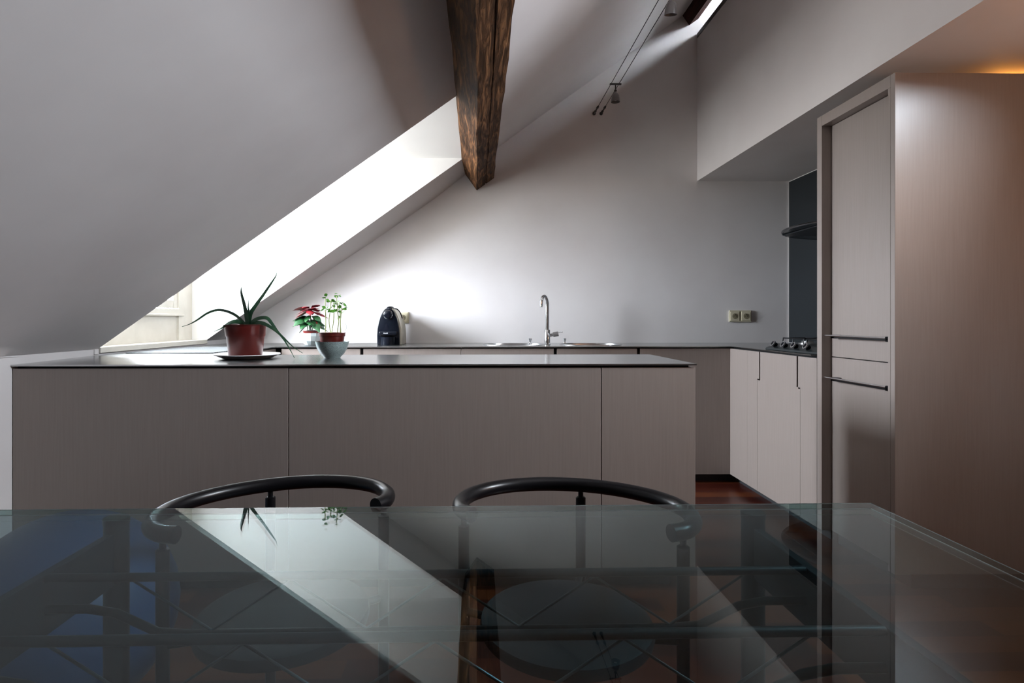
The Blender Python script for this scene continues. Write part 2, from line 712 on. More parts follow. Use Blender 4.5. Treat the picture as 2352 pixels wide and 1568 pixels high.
# right wall: solid beside the kitchen, taller with a high window beside the dining area (outside the frame)
HY0, HY1, HZ0, HZ1 = .74, 1.36, 2.2, 3.0
b = BM()
box(b, XR, XR + .15, YM - .15, YW + .1, 0, ZS)
ztp_ = zr(XR) + .06
box(b, XR, XR + .15, HY1, YM - .15, 0, ztp_)
box(b, XR, XR + .15, HY0, HY1, 0, HZ0)
box(b, XR, XR + .15, HY0, HY1, HZ1, ztp_)
box(b, XR, XR + .15, YB - .1, HY0, 0, ztp_)
struct('wall_right', b, M['plaster'])

# ---- dormer window
win = bpy.data.objects.new('window_1', None)
COL.objects.link(win)
win['kind'] = 'structure'
b = BM()
ya, yb_ = YN + .12, 3.77
X0w, X1w = XW - .06, XW
box(b, X0w, X1w, YN2, ya, Z0, ZD)                      # stiles
box(b, X0w, X1w, yb_, YD, Z0, ZD)
box(b, X0w, X1w, ya, yb_, 1.10, 1.143)                 # bottom rail
box(b, X0w, X1w, ya, yb_, 2.10, ZD)
box(b, XW, XW + .012, YN2 + .02, yb_ + .05, 1.098, 1.112, .003)
struct('window_frame', b, M['cream'], win)
b = BM(); box(b, X0w + .01, X1w - .012, ya, yb_, Z0, 1.10)
struct('window_panel', b, M['cream'], win)
ns = 2
sashes = [(ya + (yb_ - ya) * i / ns + .003, ya + (yb_ - ya) * (i + 1) / ns - .003) for i in range(ns)]
for s0, s1 in sashes:
    b = BM()
    box(b, XW - .05, XW - .008, s0, s0 + .05, 1.150, 2.095, .003)
    box(b, XW - .05, XW - .008, s1 - .05, s1, 1.150, 2.095, .003)
    box(b, XW - .05, XW - .008, s0 + .05, s1 - .05, 1.150, 1.20, .003)
    box(b, XW - .05, XW - .008, s0 + .05, s1 - .05, 2.045, 2.095, .003)
    struct('window_sash', b, M['cream'], win)
    b = BM(); box(b, XW - .032, XW - .028, s0 + .045, s1 - .045, 1.195, 2.05)
    struct('window_pane', b, M['pane'], win)
b = BM()
box(b, XW - .01, XK + .012, YN, YD - .004, Z0 - .022, Z0 + .008, .003)
struct('window_sill', b, M['cream'], win)
# low upstand boards along the knee wall
b = BM(); box(b, XK - .01, XK + .006, 2.80, YN - .004, ZC + .004, Z0 - .001, .001)
struct('baseboard_left', b, M['plaster'])

# ---- roof light
sk = bpy.data.objects.new('window_2', None)
COL.objects.link(sk)
sk['kind'] = 'structure'
b = BM()


def slopebox(b, xa, xb, y0, y1, dz0, dz1):
    prism(b, [(xa, zr2(xa) + dz0), (xb, zr2(xb) + dz0), (xb, zr2(xb) + dz1), (xa, zr2(xa) + dz1)], 'Y', y0, y1)


slopebox(b, SKX0, SKX0 + .06, SKY0, SKY1, .12, .22)
slopebox(b, SKX1 - .06, SKX1, SKY0, SKY1, .12, .22)
slopebox(b, SKX0 + .06, SKX1 - .06, SKY0, SKY0 + .06, .12, .22)
slopebox(b, SKX0 + .06, SKX1 - .06, SKY1 - .06, SKY1, .12, .22)
struct('window_frame', b, M['cream'], sk)
b = BM(); slopebox(b, SKX0 + .05, SKX1 - .05, SKY0 + .05, SKY1 - .05, .16, .166)
struct('window_pane', b, M['pane'], sk)

# ---- windows beside the dining area
for nm, (wy0, wy1, wz0, wz1) in (('window_3', (HY0, HY1, HZ0, HZ1)),):
    sw = bpy.data.objects.new(nm, None)
    COL.objects.link(sw)
    sw['kind'] = 'structure'
    b = BM()
    fx0, fx1 = XR + .05, XR + .11
    box(b, fx0, fx1, wy0, wy0 + .06, wz0, wz1)
    box(b, fx0, fx1, wy1 - .06, wy1, wz0, wz1)
    box(b, fx0, fx1, wy0 + .06, wy1 - .06, wz0, wz0 + .06)
    box(b, fx0, fx1, wy0 + .06, wy1 - .06, wz1 - .06, wz1)
    struct('window_frame', b, M['cream'], sw)
    b = BM(); box(b, fx0 + .03, fx0 + .034, wy0 + .05, wy1 - .05, wz0 + .05, wz1 - .05)
    struct('window_pane', b, M['pane'], sw)


# ------------------------------------------------------------------ beams
def beam(name, B, w, d, y0, y1, mat, label, groove, jit):
    """B = lower left corner (x,z) in section; w along the slope, d up to the ceiling"""
    u = (ca, sa)
    n = (-sa, ca)
    prof = [(0, d), (0, 0)]
    if groove:
        prof += [(w * .5, 0), (w * .53, .012), (w * .56, 0)]
    prof += [(w, 0), (w, d)]
    N = 46
    t = bmesh.new()
    rows = []
    rnd = random.Random(3)
    for i in range(N + 1):
        y = y0 + (y1 - y0) * i / N
        row = []
        wob = math.sin(i * .37) * .3 + math.sin(i * 1.1 + 1) * .2
        for k, (a, c) in enumerate(prof):
            ja = (rnd.random() - .5) * jit + wob * jit * .6
            jc = (rnd.random() - .5) * jit if c < d * .9 else 0
            if i == N:
                ja = jc = 0
            a2, c2 = a + ja, c + jc
            row.append(t.verts.new((B[0] + a2 * u[0] + c2 * n[0], y, B[1] + a2 * u[1] + c2 * n[1])))
        rows.append(row)
    m = len(prof)
    for r0, r1 in zip(rows[:-1], rows[1:]):
        for k in range(m):
            t.faces.new((r0[k], r0[(k + 1) % m], r1[(k + 1) % m], r1[k]))
    t.faces.new(rows[0])
    t.faces.new(rows[-1][::-1])
    bmesh.ops.recalc_face_normals(t, faces=t.faces[:])
    return solo(name, t, mat, label, 'beam', origin=(B[0], y1, B[1]))


B1 = onY(1095, 437, YW)
gap1 = (zr(B1.x) - B1.z) * ca
beam('timber_beam', (B1.x, B1.z), .158, gap1 + .004, YB, YW, M['timber'],
     'big rough brown oak beam running under the sloping ceiling to the back wall, daylight on its side', True, .008)
B2 = onY(1583, 58, YW)
gap2 = (zr(B2.x) - B2.z) * ca
beam('timber_beam', (B2.x, B2.z), .085, gap2 + .004, YB, YW, M['timber_dark'],
     'very dark reddish beam end at the top right, beside the parapet and bright slot of daylight', False, .004)

# ------------------------------------------------------------------ worktops
TT = .006
YI0 = 2.227
XI1 = onY(1600.5, 900, YI0).x              # island right edge
XI0 = onY(24, 900, YI0).x
YI1 = 2.839
b = BM()
prism(b, [(XI0, YI0), (XI1, YI0), (XI1, YI1), (XK + .002, YI1), (XK + .002, 2.79), (XI0 + .001, 2.30)], 'Z', ZC - TT, ZC)
solo('worktop', b, M['steel'], 'thin brushed steel worktop of the island, holding the aloe and seedlings', 'worktop')

XL = -1.297
b = BM()
box(b, XK + .002, XL, YI1 + .002, YF, ZC - TT, ZC)
box(b, XF - .005, XR - .002, 2.79, YF, ZC - TT, ZC)
s1x, s2x, sy = .255, .79, 3.965
srx, sry = .205, .15
box(b, XK + .002, .0, YF, YW - .002, ZC - TT, ZC)
box(b, 1.04, XR - .002, YF, YW - .002, ZC - TT, ZC)


def oval(cx, cy, rx, ry, n, e=2.6):
    out = []
    for k in range(n):
        a = 2 * PI * k / n
        c, s = math.cos(a), math.sin(a)
        out.append((cx + rx * math.copysign(abs(c) ** (2 / e), c), cy + ry * math.copysign(abs(s) ** (2 / e), s)))
    return out


def holed(b, x0, x1, y0, y1, cx, cy, rx, ry, z0, z1, n=48):
    t = bmesh.new()
    inn = oval(cx, cy, rx, ry, n)
    outr = []
    for (px, py) in inn:
        dx, dy = px - cx, py - cy
        sc = 1e9
        if dx > 1e-9: sc = min(sc, (x1 - cx) / dx)
        if dx < -1e-9: sc = min(sc, (x0 - cx) / dx)
        if dy > 1e-9: sc = min(sc, (y1 - cy) / dy)
        if dy < -1e-9: sc = min(sc, (y0 - cy) / dy)
        outr.append((cx + dx * sc, cy + dy * sc))
    # snap the nearest points to the corners
    for cxr, cyr in ((x0, y0), (x0, y1), (x1, y0), (x1, y1)):
        k = min(range(n), key=lambda i: (outr[i][0] - cxr) ** 2 + (outr[i][1] - cyr) ** 2)
        outr[k] = (cxr, cyr)
    L = []
    for ring, z in ((outr, z1), (inn, z1), (inn, z0), (outr, z0)):
        L.append([t.verts.new((p[0], p[1], z)) for p in ring])
    for j in range(4):
        for k in range(n):
            t.faces.new((L[j][k], L[j][(k + 1) % n], L[(j + 1) % 4][(k + 1) % n], L[(j + 1) % 4][k]))
    bmesh.ops.recalc_face_normals(t, faces=t.faces[:])
    merge(b, t)


holed(b, .0, .52, YF, YW - .002, s1x, sy, srx, sry, ZC - TT, ZC)
holed(b, .52, 1.04, YF, YW - .002, s2x, sy, srx, sry, ZC - TT, ZC)
solo('worktop', b, M['steel'], 'long thin steel worktop along the back wall with two sinks, hob and coffee machine', 'worktop')


def sink(cx, label):
    root = empty('sink', (cx, sy, ZC - .16), label, 'sink', group='sinks in the back worktop')
    n = 48
    t = bmesh.new()
    rings = []
    for sx_, z in ((1.035, ZC + .0005), (1.03, ZC + .0035), (1.0, ZC + .0035), (.985, ZC - .006), (.93, ZC - .11), (.86, ZC - .145), (.2, ZC - .155)):
        rings.append([t.verts.new((p[0], p[1], z)) for p in oval(cx, sy, srx * sx_, sry * sx_, n)])
    for a, c in zip(rings[:-1], rings[1:]):
        for k in range(n):
            t.faces.new((a[k], a[(k + 1) % n], c[(k + 1) % n], c[k]))
    t.faces.new(rings[-1])
    part('basin', t, M['satin_metal'], root, smooth=True)
    t = BM(); lathe(t, [(.028, ZC - .1555), (.028, ZC - .152), (.0, ZC - .151)], (cx, sy, 0), 20)
    part('drain', t, M['chrome'], root, smooth=True)
    return root


sink(s1x, 'oval steel sink set in the back worktop, left of the tap')
sink(s2x, 'oval steel sink set in the back worktop, right of the tap')

for px, py, lab in ((1218, 787, 'small chrome waste knob behind the sink left of the tap'),
                    (1297, 786, 'small chrome waste knob just right of the tap')):
    yk = 4.10
    p = onY(px, py, yk)
    t = BM()
    lathe(t, [(.017, 0), (.017, .004), (.007, .006), (.006, .012), (.007, .02), (.012, .034), (.012, .039), (.009, .041)], (p.x, yk, ZC), 20)
    solo('waste_knob', t, M['chrome'], lab, 'knob', smooth=True, group='waste knobs behind the sinks')

# ventilation plate on the left worktop
b = BM()
box(b, XK + .05, XL - .07, 2.97, 3.62, ZC + .0005, ZC + .0035)
solo('vent_plate', b, M['grille'], 'perforated grey metal plate on the left worktop under the window', 'grille')

# ------------------------------------------------------------------ island
ZT = ZC - TT - .009                        # top of door panels
ZP = .06                                   # plinth height
isl = empty('kitchen_island', ((XK + XI1) / 2, YI0 + .3, 0), 'long kitchen island with pale brown veneer panels behind the glass table', 'island')
b = BM(); box(b, XI0 + .004, XI1 - .022, YI0 + .03, YI1 - .022, ZP - .005, ZC - TT - .001)
part('carcass', b, M['dark_gap'], isl)
b = BM(); box(b, XI0 + .004, XI1 - .08, YI0 + .07, YI1 - .06, 0, ZP - .005)
part('plinth', b, M['plinth'], isl)
edges = [XI0 + .001, onY(661, 1000, YI0).x, onY(1382, 1000, YI0).x, XI1 - .001]
for i in range(3):
    b = BM(); box(b, edges[i] + .0015, edges[i + 1] - .0015, YI0 + .008, YI0 + .027, ZP, ZT, .001, 1)
    part('panel', b, M['veneer'], isl)
b = BM(); box(b, XI1 - .02, XI1 - .002, YI0 + .03, YI1 - .006, ZP, ZT, .001, 1)
part('end_panel', b, M['veneer'], isl)
b = BM(); box(b, XL + .02, XI1 - .022, YI1 - .022, YI1 - .006, ZP, ZT, .001, 1)
part('back_panel', b, M['veneer'], isl)

# ------------------------------------------------------------------ back row of base cabinets
YC = YF + .012
cuts = [onY(p, 810, YC).x for p in (831, 1059, 1275.5, 1467, 1691)]
cuts = [XL + .03] + cuts
labs = ['pale veneer base cabinet in the back corner under the poinsettia',
        'pale veneer base cabinet under the coffee machine',
        'pale veneer base cabinet under the sink left of the tap',
        'pale veneer base cabinet under the sink right of the tap',
        'grey veneer base cabinet at the right end of the back row, beside the red floor']


def notched(s0, s1, nl, nr, zn=.717, gapw=.008):
    """outline of a door whose edges step aside above zn: nl / nr = offset of the edge above the step"""
    pts = [(s0, ZP), (s1, ZP)]
    if nr:
        pts += [(s1, zn), (s1 + nr, zn if nr > 0 else zn + 0)]
        pts += [(s1 + nr, ZT)]
    else:
        pts += [(s1, ZT)]
    if nl:
        pts += [(s0 + nl, ZT), (s0 + nl, zn), (s0, zn)]
    else:
        pts += [(s0, ZT)]
    return pts


for i in range(5):
    x0, x1 = cuts[i], cuts[i + 1]
    r = empty('base_cabinet', ((x0 + x1) / 2, YC + .28, 0), labs[i], 'cabinet', group='base cabinets along the back wall')
    b = BM(); box(b, x0 + .001, x1 - .001, YC + .022, YW - .01, ZP, ZC - TT - .17)
    part('carcass', b, M['dark_gap'], r)
    b = BM(); box(b, x0 + .001, x1 - .001, YC + .022, YC + .032, ZC - TT - .17, ZC - TT - .001)
    part('top_rail', b, M['dark_gap'], r)
    wl = .0095 if i in (1, 3, 4) else .0
    wr = -.0095 if i in (0, 2, 3) else .0
    b = BM(); prism(b, notched(x0 + .0012, x1 - .0012, wl, wr), 'Y', YC, YC + .019, .0008)
    part('door', b, M['veneer'], r)
    b = BM(); box(b, x0 + .0, x1 + (.07 if i == 4 else 0), YC + .07, YC + .085, 0, ZP)
    part('toe_kick', b, M['plinth'], r)
    if i == 4:                               # filler strip in the inner corner
        b = BM(); box(b, x1 + .004, XF - .004, YC + .002, YC + .02, ZP, ZT, .001, 1)
        part('filler_strip', b, M['veneer'], r, label='narrow brown filler strip in the inner corner')

# left return under the window
r = empty('base_cabinet', (XL - .28, 3.27, 0), 'cream-lit base cabinet on the left return, behind the aloe under the window', 'cabinet')
b = BM(); box(b, XK + .01, XL - .03, YI1 + .01, YW - .01, ZP, ZC - TT - .001)
part('carcass', b, M['dark_gap'], r)
for y0, y1 in ((YI1 + .012, 3.26), (3.263, YC + .018)):
    b = BM(); box(b, XL - .03, XL - .011, y0, y1, ZP, ZT, .001, 1)
    part('door', b, M['veneer'], r)
b = BM(); box(b, XL - .09, XL - .08, YI1 + .01, YC + .08, 0, ZP)
part('toe_kick', b, M['plinth'], r)

# ------------------------------------------------------------------ right row of base cabinets
XT0 = XF
YT1 = onX(1876.5, 800, XT0).y              # far edge of the tall cabinet
ys = [YC - .002, onX(1716, 900, XF).y, onX(1739.5, 950, XF).y, onX(1838, 950, XF).y, YT1 + .002]
rl = ['narrow pale corner panel of the right base cabinets, next to the inner corner',
      'slim pale base door left of the hob with a stepped finger slot',
      'wide pale base cabinet under the hob knobs with two stepped finger slots',
      'pale base cabinet under the hob, partly hidden by the tall cabinet']
offs = [(0, 0), (0, -.022), (-.034, .034), (.021, 0)]
for i in range(4):
    yh, yl = ys[i], ys[i + 1]              # far, near
    r = empty('base_cabinet', (XF + .3, (yh + yl) / 2, 0), rl[i], 'cabinet', group='base cabinets on the right')
    b = BM(); box(b, XF + .024, XR - .01, yl + .001, yh - .001, ZP, ZC - TT - .001)
    part('carcass', b, M['dark_gap'], r)
    far_o, near_o = offs[i]
    pts = [(yl + .001, ZP), (yh - .001, ZP)]
    zn = .717
    if i == 0:
        pts = [(yl + .0006, ZP), (yh, ZP), (yh, ZT), (yl + .0006, ZT)]
    elif i == 1:
        # near edge steps toward the camera above the notch
        pts = [(yl + .001, ZP), (yh - .0006, ZP), (yh - .0006, ZT), (yl - .021, ZT), (yl - .021, zn + .008), (yl + .001, zn + .008)]
    elif i == 2:
        pts = [(yl + .001, ZP), (yh - .001, ZP), (yh - .001, zn), (yh - .034, zn), (yh - .034, ZT), (yl + .034, ZT), (yl + .034, zn + .008), (yl + .001, zn + .008)]
    else:
        pts = [(yl, ZP), (yh - .001, ZP), (yh - .001, zn), (yh + .020, zn), (yh + .020, ZT), (yl, ZT)]
    b = BM(); prism(b, pts, 'X', XF, XF + .019, .0006)
    part('door', b, M['veneer'], r)
    b = BM(); box(b, XF + .07, XF + .085, yl, yh + (.07 if i == 0 else 0), 0, ZP)
    part('toe_kick', b, M['plinth'], r)

# ------------------------------------------------------------------ tall cabinet
YT0 = onX(2055.5, 900, XT0).y
zt = onY(2056, 166, YT0).z
XDR = XT0 + .047
tc = empty('tall_cabinet', (XT0 + .35, 2.5, 0), 'tall pale veneer cabinet at the right with two bar handles', 'cabinet')
b = BM()
box(b, XDR + .022, XR - .006, YT0 + .03, YT1 - .04, ZP, zt - .01)
part('carcass', b, M['dark_gap'], tc)
b = BM()
box(b, XT0, XR - .004, YT0, YT0 + .024, ZP, zt, .0015, 1)
part('side_panel', b, M['veneer'], tc)
b = BM()
box(b, XT0, XR - .004, YT0 + .0245, YT0 + .039, ZP, zt - .051, .001, 1)
box(b, XT0, XR - .004, YT1 - .038, YT1, ZP, zt, .001, 1)
box(b, XT0, XR - .004, YT0 + .0245, YT1 - .0385, zt - .05, zt, .001, 1)
part('frame', b, M['veneer'], tc)
zg = .8955
for nm, z0, z1, hz in (('upper', zg + .002, zt - .052, .999), ('lower', ZP, zg - .002, .798)):
    b = BM(); box(b, XDR, XDR + .02, YT0 + .041, YT1 - .040, z0, z1, .001, 1)
    d = part('door', b, M['veneer'], tc)
    b = BM()
    hy0, hy1 = YT0 + .045, YT1 - .085
    tube(b, [(XDR - .036, hy0 + .02, hz), (XDR - .036, hy1 + .04, hz)], .0045, 10)
    h = part('handle', b, M['chrome'], d, smooth=True, label='thin chrome handle bar')
    b = BM()
    box(b, XDR - .034, XDR - .026, hy0, hy1, hz - .012, hz - .003, .001, 1)
    box(b, XDR - .034, XDR - .0005, hy0, hy0 + .03, hz - .016, hz + .006, .003)
    box(b, XDR - .034, XDR - .0005, hy1 - .03, hy1, hz - .013, hz + .004, .002)
    part('handle_bracket', b, M['black_satin'], d, label='black bracket behind the handle bar')
b = BM(); box(b, XT0 + .075, XR - .01, YT0 + .012, YT1 - .05, 0, ZP - .001)
part('plinth', b, M['plinth'], tc)

# ------------------------------------------------------------------ backsplash, hood, hob
b = BM(); box(b, XR - .009, XR - .001, YT1 + .01, YW - .014, ZC + .003, ZS - .008, .001, 1)
solo('backsplash_panel', b, M['splash'], 'dark slate grey splashback panel on the right wall behind the hob', 'splashback')

hood = empty('range_hood', (XR - .011, 3.27, 1.6), 'dark cooker hood with curved rim above the hob', 'hood')
HY, HA, HB, HZ = 3.30, .475, .50, onX(1850, 525, 1.85).z
HZ = 1.605
xr_ = XR - .011
b = BM()
N = 40
arc = [(xr_ - HB * math.sin(PI * k / N), HY + HA * math.cos(PI * k / N)) for k in range(N + 1)]
prism(b, arc, 'Z', HZ + .006, HZ + .016)
part('visor', b, M['black_gloss'], hood)
b = BM()
tube(b, [(p[0], p[1], HZ + .011) for p in arc[1:-1]], .007, 8)
part('rim', b, M['dark_metal'], hood, smooth=True, label='polished metal rim of the hood')
b = BM()
t = bmesh.new()
rings = []
for k_, z in ((.62, HZ + .016), (.5, HZ + .07), (.3, HZ + .2), (.26, HZ + .27)):
    rings.append([t.verts.new((xr_ - HB * k_ * .8 * math.sin(PI * j / 20), HY + HA * k_ * math.cos(PI * j / 20), z)) for j in range(21)])
for a, c in zip(rings[:-1], rings[1:]):
    for j in range(20):
        t.faces.new((a[j], a[j + 1], c[j + 1], c[j]))
t.faces.new(rings[-1])
t.faces.new(rings[0][::-1])
merge(b, t)
part('body', b, M['graphite'], hood, smooth=True)
b = BM(); box(b, xr_ - .16, xr_, HY - .12, HY + .12, HZ + .25, ZS - .002)
part('chimney', b, M['graphite'], hood)
b = BM(); box(b, xr_ - .42, xr_ - .08, HY - .26, HY + .26, HZ - .002, HZ + .006, .002)
part('filter', b, M['graphite'], hood)

hob = empty('gas_hob', (1.93, 3.05, ZC), 'black gas hob with four chrome ringed knobs in front of the dark splashback', 'hob')
hx0, hx1, hy0, hy1 = 1.685, 2.22, YT1 + .012, 3.30
b = BM()
prism(b, [(hx0, ZC + .001), (hx0 + .004, ZC + .012), (hx0 + .06, ZC + .036), (hx1, ZC + .036), (hx1, ZC + .001)], 'Y', hy0, hy1, .003)
part('hob_body', b, M['hob'], hob)
nrm = Vector((-.85, 0, .52)).normalized()
for px in (1777, 1800, 1824, 1852):
    yk = onX(px, 790, 1.70).y
    base = Vector((1.715, yk, ZC + .026))
    mt = align(nrm)
    b = BM()
    lathe(b, [(.013, 0), (.014, .003), (.014, .024), (.0, .024)], base, 24, mtx=mt)
    kn = part('knob', b, M['black_gloss'], hob, smooth=True)
    b = BM()
    lathe(b, [(.014, .018), (.018, .020), (.018, .027), (.0125, .0275), (.012, .0245)], base, 24, mtx=mt, closed=False)
    part('knob_ring', b, M['chrome'], kn, smooth=True, label='chrome ring of the knob')
for gy in (2.93, 3.17):
    b = BM()
    gz = ZC + .068
    for dx in (0, .13, .27, .40):
        tube(b, [(1.78 + dx, gy - .105, gz), (1.78 + dx, gy + .105, gz)], .0035, 8)
    for dy in (-.105, 0, .105):
        tube(b, [(1.775, gy + dy, ZC + .036), (1.78, gy + dy, gz), (2.18, gy + dy, gz), (2.185, gy + dy, ZC + .036)], .0035, 8)
    part('pan_grate', b, M['black_satin'], hob, smooth=True)
    for dx in (.08, .31):
        b = BM()
        lathe(b, [(.045, ZC + .036), (.045, ZC + .044), (.03, ZC + .046), (.03, ZC + .054), (.0, ZC + .055)], (1.78 + dx, gy, 0), 24)
        part('burner', b, M['satin_metal'], hob, smooth=True)
b = BM(); lathe(b, [(.004, 0), (.004, .022), (.0, .024)], (hx0 + .012, hy0 + .035, ZC + .014), 12)
part('spark_button', b, M['chrome'], hob, smooth=True)


# ------------------------------------------------------------------ sockets
def socket(px0, px1, py0, py1, n, label):
    y = YW
    p0, p1 = onY(px0, py1, y - .012), onY(px1, py0, y - .012)
    r = empty('wall_socket', ((p0.x + p1.x) / 2, y, p0.z), label, 'socket')
    b = BM(); box(b, p0.x, p1.x, y - .013, y, p0.z, p1.z, .003)
    part('cover_plate', b, M['outlet'], r)
    for k in range(n):
        cx = p0.x + (p1.x - p0.x) * (k + .5) / n
        cz = (p0.z + p1.z) / 2
        mt = align((0, -1, 0))
        b = BM(); box(b, cx - .034, cx + .034, y - .0165, y - .012, cz - .034, cz + .034, .0015)
        part('insert', b, M['outlet'], r)
        b = BM(); lathe(b, [(.021, 0), (.021, .0015), (.0195, .0018), (.0, .0006)], (cx, y - .0165, cz), 28, mtx=mt)
        w_ = part('socket_well', b, M['outlet_dark'], r, smooth=True)
        b = BM()
        for dx in (-.0095, .0095):
            lathe(b, [(.0028, 0), (.0028, .001), (0, .001)], (cx + dx, y - .0175, cz), 10, mtx=mt)
        lathe(b, [(.0028, 0), (.0028, .006), (0, .006)], (cx, y - .0175, cz + .01), 10, mtx=mt)
        part('contact_holes', b, M['black_satin'], w_)
    return r


socket(1675, 1726, 712.5, 739, 2, 'beige double wall socket on the back wall near the hob')
socket(912.5, 939, 716, 742, 1, 'beige single wall socket behind the coffee machine')

# ------------------------------------------------------------------ tap
yt = 4.03
xt = onY(1257, 780, yt).x


def zy(py):
    return EYE + (PY0 - py) / F * (yt)


tap = empty('kitchen_tap', (xt, yt, ZC), 'tall chrome swan-neck tap between the two sinks', 'tap')
b = BM()
lathe(b, [(.026, 0), (.026, .004), (.022, .006), (.022, zy(757) - ZC - .002), (.0205, zy(757) - ZC), (.014, zy(757) - ZC)], (xt, yt, ZC), 28)
part('body', b, M['chrome'], tap, smooth=True)
b = BM()
zt_, zend = zy(680), zy(700)
R_ = .029
dirv = Vector((-.80, -.6, 0)).normalized()
pts = [Vector((xt, yt, zy(757) - .01)), Vector((xt, yt, zy(730))), Vector((xt, yt, zt_ - .075))]
Rr = .038
for k in range(0, 13):
    a = PI * k / 12 * 1.02
    pts.append(Vector((xt, yt, zt_ - .062)) + dirv * (Rr * (1 - math.cos(a))) * .78 + Vector((0, 0, 1)) * (.062 * math.sin(a)))
last = pts[-1]
pts.append(last + Vector((0, 0, -.012)) + dirv * .004)
tube(b, pts, [.0135] * 3 + [.0135 - .0006 * min(k, 3) for k in range(13)] + [.0125], 18)
part('spout', b, M['chrome'], tap, smooth=True)
b = BM()
lev = Vector((1, -.15, .2)).normalized()
st = Vector((xt + .018, yt, zy(770)))
tube(b, [st, st + lev * .022, st + lev * .024, st + lev * .062], [.011, .011, .0175, .0175], 18)
lv = part('lever', b, M['satin_metal'], tap, smooth=True)
b = BM()
p0 = st + lev * .06 + Vector((0, 0, .008))
tube(b, [p0, p0 + Vector((.026, -.003, .004))], .0022, 8)
sphere(b, p0 + Vector((.028, -.003, .0045)), .004, 10, 8)
part('lever_pin', b, M['chrome'], lv, smooth=True)

# ------------------------------------------------------------------ coffee machine
yf_, yr_ = 3.90, 4.16
xm = onY(891, 780, yf_).x
K = yf_ / F


def mach_outline(w, h, n=30, e=1.75, x0=0):
    pts = [(x0 - w, 0)]
    for k in range(n + 1):
        a = PI * k / n
        c, s = math.cos(a), math.sin(a)
        xx = -w * math.copysign(abs(c) ** 1.0, c)
        zz = h * (.30 + .70 * abs(s) ** .92)
        if abs(xx) > w * .999:
            zz = h * .30
        pts.append((x0 + xx * (1 - 0 * zz), zz))
    pts.append((x0 + w, 0))
    return pts


def mach(w, h, x0, dz=0):
    # pointed arch: straight flanks below, narrowing to a rounded crown
    prof = [(1.0, 0), (1.0, .30), (.965, .45), (.88, .60), (.76, .74), (.58, .87), (.40, .95), (.22, .99), (0, 1.0)]
    L = [(x0 - w * a, dz + h * c) for a, c in prof]
    Rr = [(x0 + w * a, dz + h * c) for a, c in prof[-2::-1]]
    return L + Rr


cm = empty('coffee_machine', (xm, 4.03, ZC), 'small black capsule coffee machine with round chrome dial on the back worktop', 'coffee machine')
hM = (793.5 - 706) * K
b = BM(); prism(b, [(p[0], p[1] + ZC + .001) for p in mach(.076, hM * .965, xm)], 'Y', yf_ + .012, yr_, .004)
part('body', b, M['black_gloss'], cm, smooth=True, ang=50)
b = BM()
prism(b, [(p[0], p[1] + ZC + .001) for p in mach(.084, hM * .97, xm + .005)], 'Y', yf_ + .04, yr_ + .03, .003)
part('side_shell', b, M['beige_metal'], cm, smooth=True, ang=50, label='beige metallic side shell')
dz_ = onY(889.5, 722, yf_).z
xd = onY(890.5, 722, yf_).x
mt = align((0, -1, 0))
b = BM(); lathe(b, [(.029, 0), (.029, .012), (.024, .016), (0, .0175)], (xd, yf_ + .013, dz_), 32, mtx=mt)
dl = part('dial', b, M['black_gloss'], cm, smooth=True)
b = BM(); lathe(b, [(.0295, .0), (.033, .002), (.033, .008), (.0295, .012)], (xd, yf_ + .013, dz_), 36, mtx=mt, closed=False)
part('dial_ring', b, M['chrome'], dl, smooth=True, label='chrome ring around the dial')
b = BM(); sphere(b, (xm + .004, yf_ + .09, ZC + hM * .965), .024, 20, 12, (1.15, 2.6, .75))
part('lever_knob', b, M['black_gloss'], cm, smooth=True)
b = BM()
tube(b, smooth_path([(xm + .022, yf_ + .12, ZC + hM * .965), (xm + .045, yf_ + .13, ZC + hM * .95), (xm + .064, yf_ + .14, ZC + hM * .86), (xm + .08, yf_ + .14, ZC + hM * .7)], 5), .004, 8)
part('lever_arm', b, M['black_satin'], cm, smooth=True)
b = BM(); box(b, xm - .062, xm + .062, yf_ - .012, yf_ + .02, ZC + .065, ZC + .095, .008, 3)
part('cup_outlet', b, M['black_gloss'], cm, smooth=True)
b = BM(); prism(b, [(xm - .05 * math.cos(PI * k / 16), yf_ + .015 - .045 * math.sin(PI * k / 16)) for k in range(17)], 'Z', ZC + .001, ZC + .055)
part('drip_tray', b, M['black_gloss'], cm, smooth=True)
fc = bpy.data.curves.new('logo', 'FONT')
fc.body = 'KRUPS'
fc.size = .011
fc.extrude = .0003
fo = bpy.data.objects.new('logo_tmp', fc)
COL.objects.link(fo)
bpy.context.view_layer.update()
me = bpy.data.meshes.new_from_object(fo.evaluated_get(bpy.context.evaluated_depsgraph_get()))
COL.objects.unlink(fo)
bpy.data.objects.remove(fo)
b = BM()
b.from_mesh(me)
bmesh.ops.transform(b, matrix=Matrix.Translation((xm - .030, yf_ - .0125, ZC + .078)) @ Matrix.Rotation(PI / 2, 4, 'X'), verts=b.verts[:])
part('lettering', b, M['white_text'], cm, label='small white lettering')

